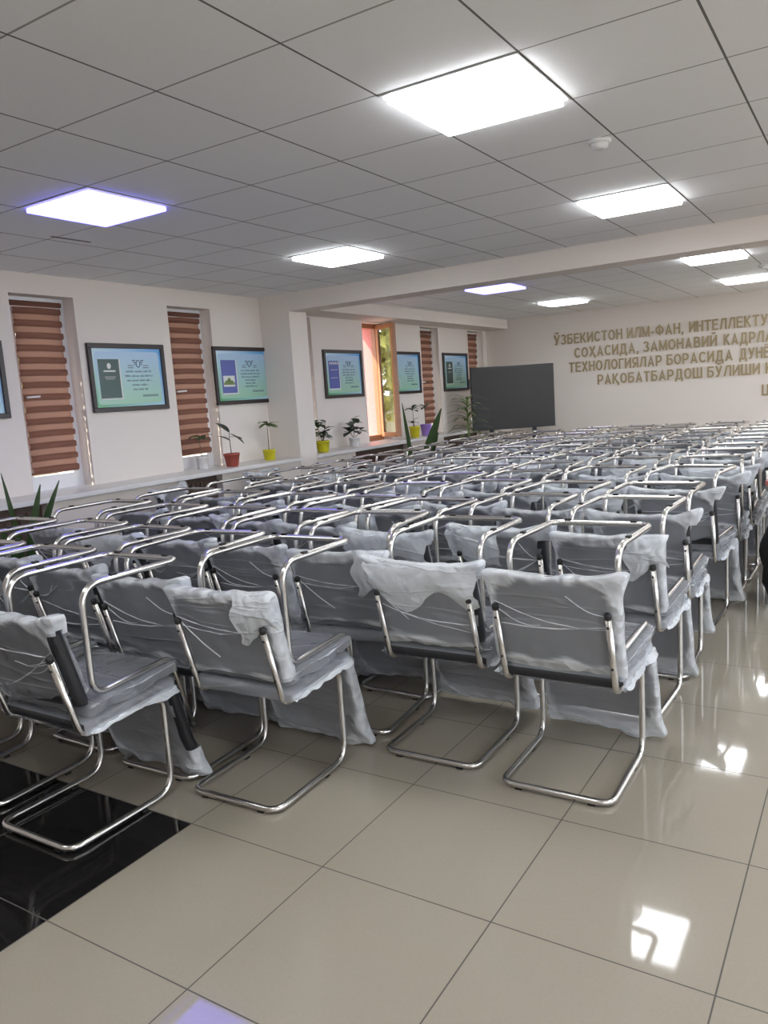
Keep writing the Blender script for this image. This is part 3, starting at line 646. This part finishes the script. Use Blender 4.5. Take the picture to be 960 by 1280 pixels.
def make_seat():
    bm = slab(14, 14, 4, 0.232, 0.205, 0.0235, 0.022)
    for v in bm.verts: v.co = seat_map(v.co)
    return finish(bm, 'seat', ['black'])
ME_BACK, ME_SEAT = make_back(), make_seat()

def crease(p, s): return (1-abs(nz(p*9, s))*3.2)
def make_back_cover(seed, n, hang=0.0, short=0.0, open_side=0, ears=1.0, fold=0, name='back_cover', skew=0.0, fine=2):
    """bag pulled over the backrest from its top; hang = empty bag beyond the top, short = how much of the bottom stays bare"""
    hz = (BZ1-BZ0)/2; top = hz+0.006+hang; bot = -hz+short
    H = (top-bot)/2; mid = (top+bot)/2
    bm = slab(n, 4, int(n*(H/0.2)), 0.241, 0.0335, H, 0.022); rnd = random.Random(seed)
    cor = [(-1, rnd.uniform(0.2, 1.2)), (1, rnd.uniform(0.2, 1.2))]
    for v in bm.verts:
        p = v.co.copy(); p.z += mid
        over = max(0.0, (p.z-hz)/max(hang, 0.02)) if hang else 0.0
        t = min(1.0, over)
        p.y *= (1-0.75*t)
        if p.z < -hz: p.y *= max(0.35, 1-(-hz-p.z)*12)
        side = 1 if v.co.y >= 0 else -1
        w1 = nz(Vector((p.x*6, p.y*6, p.z*6)), seed); w2 = nz(Vector((p.x*17, p.y*9, p.z*17)), seed+5)
        amp = 0.004+0.012*t+0.008*max(0, (p.z-hz*0.35)/hz)
        p.y += side*abs(w1)*amp*1.6+side*w2*0.0035+ (w1*0.03*t if hang else 0)
        if abs(v.co.x) > 0.2: p.x += (1 if p.x > 0 else -1)*(0.006+0.014*w1*ears)
        for sg, k in cor:                       # pinched bag corners stick out as ears
            d = math.hypot(p.x-sg*0.235, (p.z-top))
            g = math.exp(-(d/0.055)**2)*ears*k
            p.x += sg*0.042*g; p.z += (0.030*g if not hang else -0.01*g); p.y += g*0.016*w2-g*0.012
        if abs(v.co.z-H) < 0.012: p.z += 0.008*w2+0.006*w1
        if v.co.z < -H+0.05: p.z += (0.028*w1+0.016*w2+skew*p.x*0.35)*(1-(v.co.z+H)/0.05); p.y += side*0.006*(0.5+w2)
        v.co = back_map(p)
    SL = bm.verts.layers.float.new('slack')
    for v in bm.verts:
        c = v.co; zl = c.z-(BZ0+BZ1)/2
        dd = min(top-zl, 0.243-abs(c.x))
        lim = 0.010+0.050*max(0, 0.25+nz(Vector((c.x*11, c.z*11, 2)), seed+3))+(0.05*math.exp(-((abs(c.x)-0.235)**2+(zl-top)**2)/0.006))*ears
        a = max(0.0, min(1.0, (lim-dd)/0.02+0.5)); a = a*a*(3-2*a)*(0.75+0.4*nz(c*30, seed))
        b = max(0.0, min(1.0, (-hz+0.010-zl+0.03*nz(Vector((c.x*8, 0, 3)), seed))/0.018)); v[SL] = max(a, 0.9*b*b*(3-2*b))
    dele = []
    zb = (BZ0+BZ1)/2+bot
    for fc in bm.faces:
        c = fc.calc_center_median()
        if abs(fc.normal.z) > 0.8 and c.z < zb+0.02: dele.append(fc)
        elif open_side and c.x*open_side > 0.216+0.016*nz(Vector((0, seed, c.z*14)), seed) and c.z < BZ1-0.035+0.02*nz(Vector((c.y*30, 1, 0)), seed) and c.z > BZ0-0.02: dele.append(fc)
    bmesh.ops.delete(bm, geom=dele, context='FACES')
    if fold:                                    # slack of the bag bunched across the upper back
        bm2 = bmesh.new(); nx_, nz_ = 26, 12
        x0, x1 = (-0.245, 0.245) if fold == 2 else ((-0.27, 0.02) if fold == 1 else (0.10, 0.27))
        G = []
        for j in range(nz_+1):
            row = []
            for i in range(nx_+1):
                a, b = i/nx_, j/nz_; x = x0+(x1-x0)*a+0.035*nz(Vector((b*3, a, seed)), seed+9)*(1-4*(a-0.5)**2*0-0); lo = hz-0.10-0.12*(0.4+nz(Vector((x*7, 0, seed)), seed)); z = lo+(hz+0.018-lo)*b
                w1 = nz(Vector((x*9, z*9, 0)), seed+2); w2 = nz(Vector((x*26, z*26, 1)), seed+3)
                y = -0.038-0.022*math.sin(PI*min(1, b*1.1))*(0.7+0.9*w1)-abs(w2)*0.018
                if b > 0.85: y += 0.02*(b-0.85)/0.15
                row.append(bm.verts.new(back_map(Vector((x, y, z+0.008*w2)))))
            G.append(row)
        for j in range(nz_):
            for i in range(nx_):
                fc = bm.faces.new((G[j][i], G[j][i+1], G[j+1][i+1], G[j+1][i])); fc.material_index = 1; fc.tag = True
        bm2.free()
    if not hang:                                # taut creases pulled between and around the tube ends
        rq = random.Random(seed+100)
        for k in range(rq.randint(3, 6)):
            if k < 2:
                xa, za = -0.215, 0.02+rq.uniform(-0.16, 0.06); xb, zb_ = 0.215, 0.02+rq.uniform(-0.16, 0.06)
            else:
                sg = rq.choice((-1, 1)); xa, za = sg*0.205, 0.03; an = rq.uniform(-0.9, 0.9); ln = rq.uniform(0.10, 0.26); xb, zb_ = xa-sg*ln*math.cos(an), za+ln*math.sin(an)
                zb_ = max(-hz-0.02, min(hz-0.02, zb_))
            hw_ = rq.uniform(0.0013, 0.0028); sag = rq.uniform(-0.03, 0.005); prev = None; n_ = 16
            for i in range(n_+1):
                t = i/n_; x = xa+(xb-xa)*t; z = za+(zb_-za)*t+sag*math.sin(PI*t)+0.004*nz(Vector((x*15, k, 0)), seed)
                wv = hw_*(0.25+math.sin(PI*min(1, t*0.9+0.1)))
                z_m = z; yb = -0.0355-0.003*abs(nz(Vector((x*20, z*20, k)), seed))
                cur = [bm.verts.new(back_map(Vector((x, yb+0.002, z_m+wv)))), bm.verts.new(back_map(Vector((x, yb-0.003, z_m)))), bm.verts.new(back_map(Vector((x, yb+0.002, z_m-wv))))]
                if prev:
                    for q_ in range(2): fc = bm.faces.new((prev[q_], prev[q_+1], cur[q_+1], cur[q_])); fc.material_index = 1
                prev = cur
    me = finish(bm, name, ['bag' if hang else 'film', 'fold'])
    return me
def make_seat_cover(seed, n, rear_open, flare=1.0, name='seat_cover'):
    bm = slab(n, n, 4, 0.239, 0.214, 0.0265, 0.018)
    for v in bm.verts:
        p = v.co.copy(); w1 = nz(p*7, seed); w2 = nz(p*21, seed+4)
        ed = max(0, (abs(p.x)-0.2)/0.04)
        p.z += w2*0.0025
        p.x += math.copysign(1, p.x)*ed*(0.004+0.016*abs(w1)+0.010*w2)*flare
        p.z -= ed*0.010*(w1+0.3)*flare
        if p.y > 0.19: p.y += 0.012*abs(w1)+0.006*w2
        if p.y < -0.19: p.y -= 0.006*w2
        v.co = seat_map(p)
    # slack flap running along both long sides
    G = []
    for sg in (-1, 1):
        rows = []
        for j in range(n+1):
            t = j/n; y = -0.19+0.405*t; row = []
            for i in range(4):
                b = i/3; w1 = nz(Vector((y*9, sg*3, b*2)), seed+7); w2 = nz(Vector((y*30, sg*5, b*4)), seed+8)
                row.append(bm.verts.new(seat_map(Vector((sg*(0.236+b*(0.016+0.026*abs(w1))*flare), y, -0.012-b*0.014+0.014*w1*b+0.006*w2*b)))))
            rows.append(row)
        G.append(rows)
    dele = [fc for fc in bm.faces if rear_open and fc.normal.y < -0.6]
    bmesh.ops.delete(bm, geom=dele, context='FACES')
    for rows in G:
        for j in range(n):
            for i in range(3): fc = bm.faces.new((rows[j][i], rows[j][i+1], rows[j+1][i+1], rows[j+1][i])); fc.material_index = 1
    return finish(bm, name, ['film', 'fold'])

LOW_BACK = [make_back_cover(1, 34, short=-0.055, ears=1.1), make_back_cover(2, 34, short=-0.025, open_side=1, ears=1.0, fold=0), make_back_cover(3, 34, open_side=1, short=-0.045, ears=1.4, fold=1),
            make_back_cover(4, 34, short=-0.015, ears=0.9, fold=3), make_back_cover(5, 34, open_side=1, short=-0.035, ears=1.2, fold=2), make_back_cover(6, 34, short=0.015, open_side=1, ears=1.3, skew=0.4)]
UP_BACK = [make_back_cover(11, 30, hang=0.085, short=-0.015, ears=0.6), make_back_cover(12, 30, hang=0.06, short=-0.045, open_side=-1, ears=0.7), make_back_cover(13, 30, hang=0.03, short=0.025, ears=0.5), make_back_cover(14, 30, hang=0.09, short=-0.025, open_side=1, ears=0.9)]
SEATC = [make_seat_cover(21, 24, True, 1.2), make_seat_cover(22, 24, False, 0.8), make_seat_cover(23, 24, True, 0.6), make_seat_cover(24, 24, False, 1.3)]

def chair(x, y, yaw, upper, near, bc, sv, label):
    zi2 = 0.9375
    t = thing('cantilever_chair', label, 'chair', (x, y, zi2 if upper else 0.0), (PI if upper else 0.0, 0, yaw), 'cantilever chairs stacked in pairs')
    link('frame', ME_FRAME if near else ME_FRAME_FAR, t); link('seat', ME_SEAT, t); link('backrest', ME_BACK, t)
    link('seat_cover', SEATC[sv], t); link('back_cover', (UP_BACK if upper else LOW_BACK)[bc], t)
    if near:
        for fx, fy, q in FEET: link('rubber_foot', ME_FOOT, t, (fx, fy, 0), (0, 0, PI/2 if q else 0))
        for s in (-1, 1):
            link('end_cap', ME_CAP, t, (s*HX, upr(0.70), 0.70), (0.26, 0, 0))
            for z in (0.50, 0.665): link('bolt', ME_BOLT, t, (s*HX, upr(z)-TR*1.02, z), (PI/2+0.26, 0, 0))
    return t

COLS = [  # x, y of every stack, from the right aisle to the window side
    ('aisle', -0.98, [2.88, 3.66, 4.22, 5.12, 5.80, 6.36, 6.88, 7.48, 7.98, 8.52, 9.05, 9.60, 10.12]),
    ('second', -1.54, [2.93, 3.73, 4.28, 5.12, 5.79, 6.40, 6.95, 7.50, 8.02, 8.55, 9.08, 9.62, 10.15]),
    ('third', -2.065, [2.315, 3.04, 3.50, 4.38, 4.92, 5.50, 6.12, 6.75, 7.30, 7.86, 8.42, 8.98, 9.55, 10.10]),
    ('fourth', -2.55, [1.80, 2.36, 3.03, 3.58, 4.20, 4.78, 5.36, 5.95, 6.55, 7.14, 7.72, 8.30, 8.88, 9.45, 10.05]),
    ('fifth', -3.10, [1.86, 2.40, 3.06, 3.65, 4.22, 4.80, 5.40, 5.98, 6.55, 7.15, 7.72, 8.30, 8.90, 9.50, 10.08]),
    ('sixth', -3.66, [1.88, 2.48, 3.10, 3.72, 4.30, 4.90, 5.50, 6.08, 6.66, 7.25, 7.85, 8.45, 9.05, 9.66]),
    ('window-side', -4.26, [2.46, 3.20, 3.84, 4.55, 5.30, 5.90, 6.50, 7.05, 7.70, 8.25, 8.70, 9.28, 9.75]),
]
ORD = ['front', 'second', 'third', 'fourth', 'fifth', 'sixth', 'seventh', 'eighth', 'ninth', 'tenth', 'eleventh', 'twelfth', 'thirteenth', 'fourteenth', 'fifteenth']
CN = {'aisle': 'column beside the right aisle', 'second': 'second column from the right aisle', 'third': 'third column from the right aisle', 'fourth': 'fourth column from the right aisle',
      'fifth': 'fifth column from the right aisle', 'sixth': 'sixth column from the right aisle', 'window-side': 'column nearest the left windows'}
SPECIAL = {('aisle', 0): ('foremost right chair in grey plastic wrap standing on pale tiles by the aisle', 'upturned chair stacked on the foremost right chair by the aisle'),
           ('second', 0): ('plastic wrapped chair just left of the foremost right chair', 'upturned chair on the chair just left of the foremost right one'),
           ('third', 0): ('wrapped chair at the front on beige tiles beside the black floor corner', 'upturned chair on the front chair beside the black floor corner, bag hanging low'),
           ('fourth', 0): ('nearest left chair with bare black back edge standing on black floor tiles', 'upturned chair on the nearest left chair over the black floor tiles')}
VAR = {('aisle', 0): (0, 0, 0, 1, 0, 2), ('second', 0): (4, 0, 1, 1, 1, 1), ('third', 0): (3, 3, 0, 0, 2, 0), ('fourth', 0): (5, 0, 3, 0, 0, 1), ('aisle', 1): (3, 1, 0, 1, 0, 1), ('aisle', 2): (1, 1, 2, 1, 0, 1),
       ('second', 1): (2, 1, 1, 1, 0, 1), ('third', 1): (3, 1, 1, 1, 0, 1), ('aisle', 3): (5, 1, 1, 1, 0, 1), ('aisle', 4): (1, 1, 0, 1, 0, 1)}
YAW = {('aisle', 0): 0.01, ('second', 0): 0.02, ('third', 0): 0.03, ('fourth', 0): 0.005, ('aisle', 3): -0.03}
rnd = random.Random(5)
for ci, (cn, cx, ysl) in enumerate(COLS):
    for k, y in enumerate(ysl):
        near = y < 4.6
        jit = 0.0 if k == 0 and ci < 4 else 1.0
        x = cx+rnd.uniform(-0.02, 0.02)*jit; ya = YAW.get((cn, k), rnd.gauss(0, 0.045))
        lb, ls, ub, us, _, _ = VAR.get((cn, k), (rnd.randrange(6), rnd.randrange(4), rnd.randrange(4), rnd.randrange(4), 0, 0))
        sp = SPECIAL.get((cn, k))
        lo = sp[0] if sp else 'upright wrapped chair, %s pair from the front in the %s' % (ORD[k], CN[cn])
        up = sp[1] if sp else 'upturned wrapped chair, %s pair from the front in the %s' % (ORD[k], CN[cn])
        chair(x, y, ya, False, near, lb, ls, lo)
        chair(x+rnd.uniform(-0.008, 0.008), y+rnd.uniform(-0.008, 0.008)+0.022, ya+rnd.gauss(0, 0.04 if k else 0.015), True, near, ub, us, up)
for (x, y, ya, lab) in ((-4.97, 4.82, -1.25, 'single wrapped chair with its back against the ledge below the blinds'), (-4.99, 6.05, -1.45, 'single wrapped chair with its back against the ledge below the red pot')):
    chair(x, y, ya, False, False, 5 if y < 5 else 2, 1, lab)
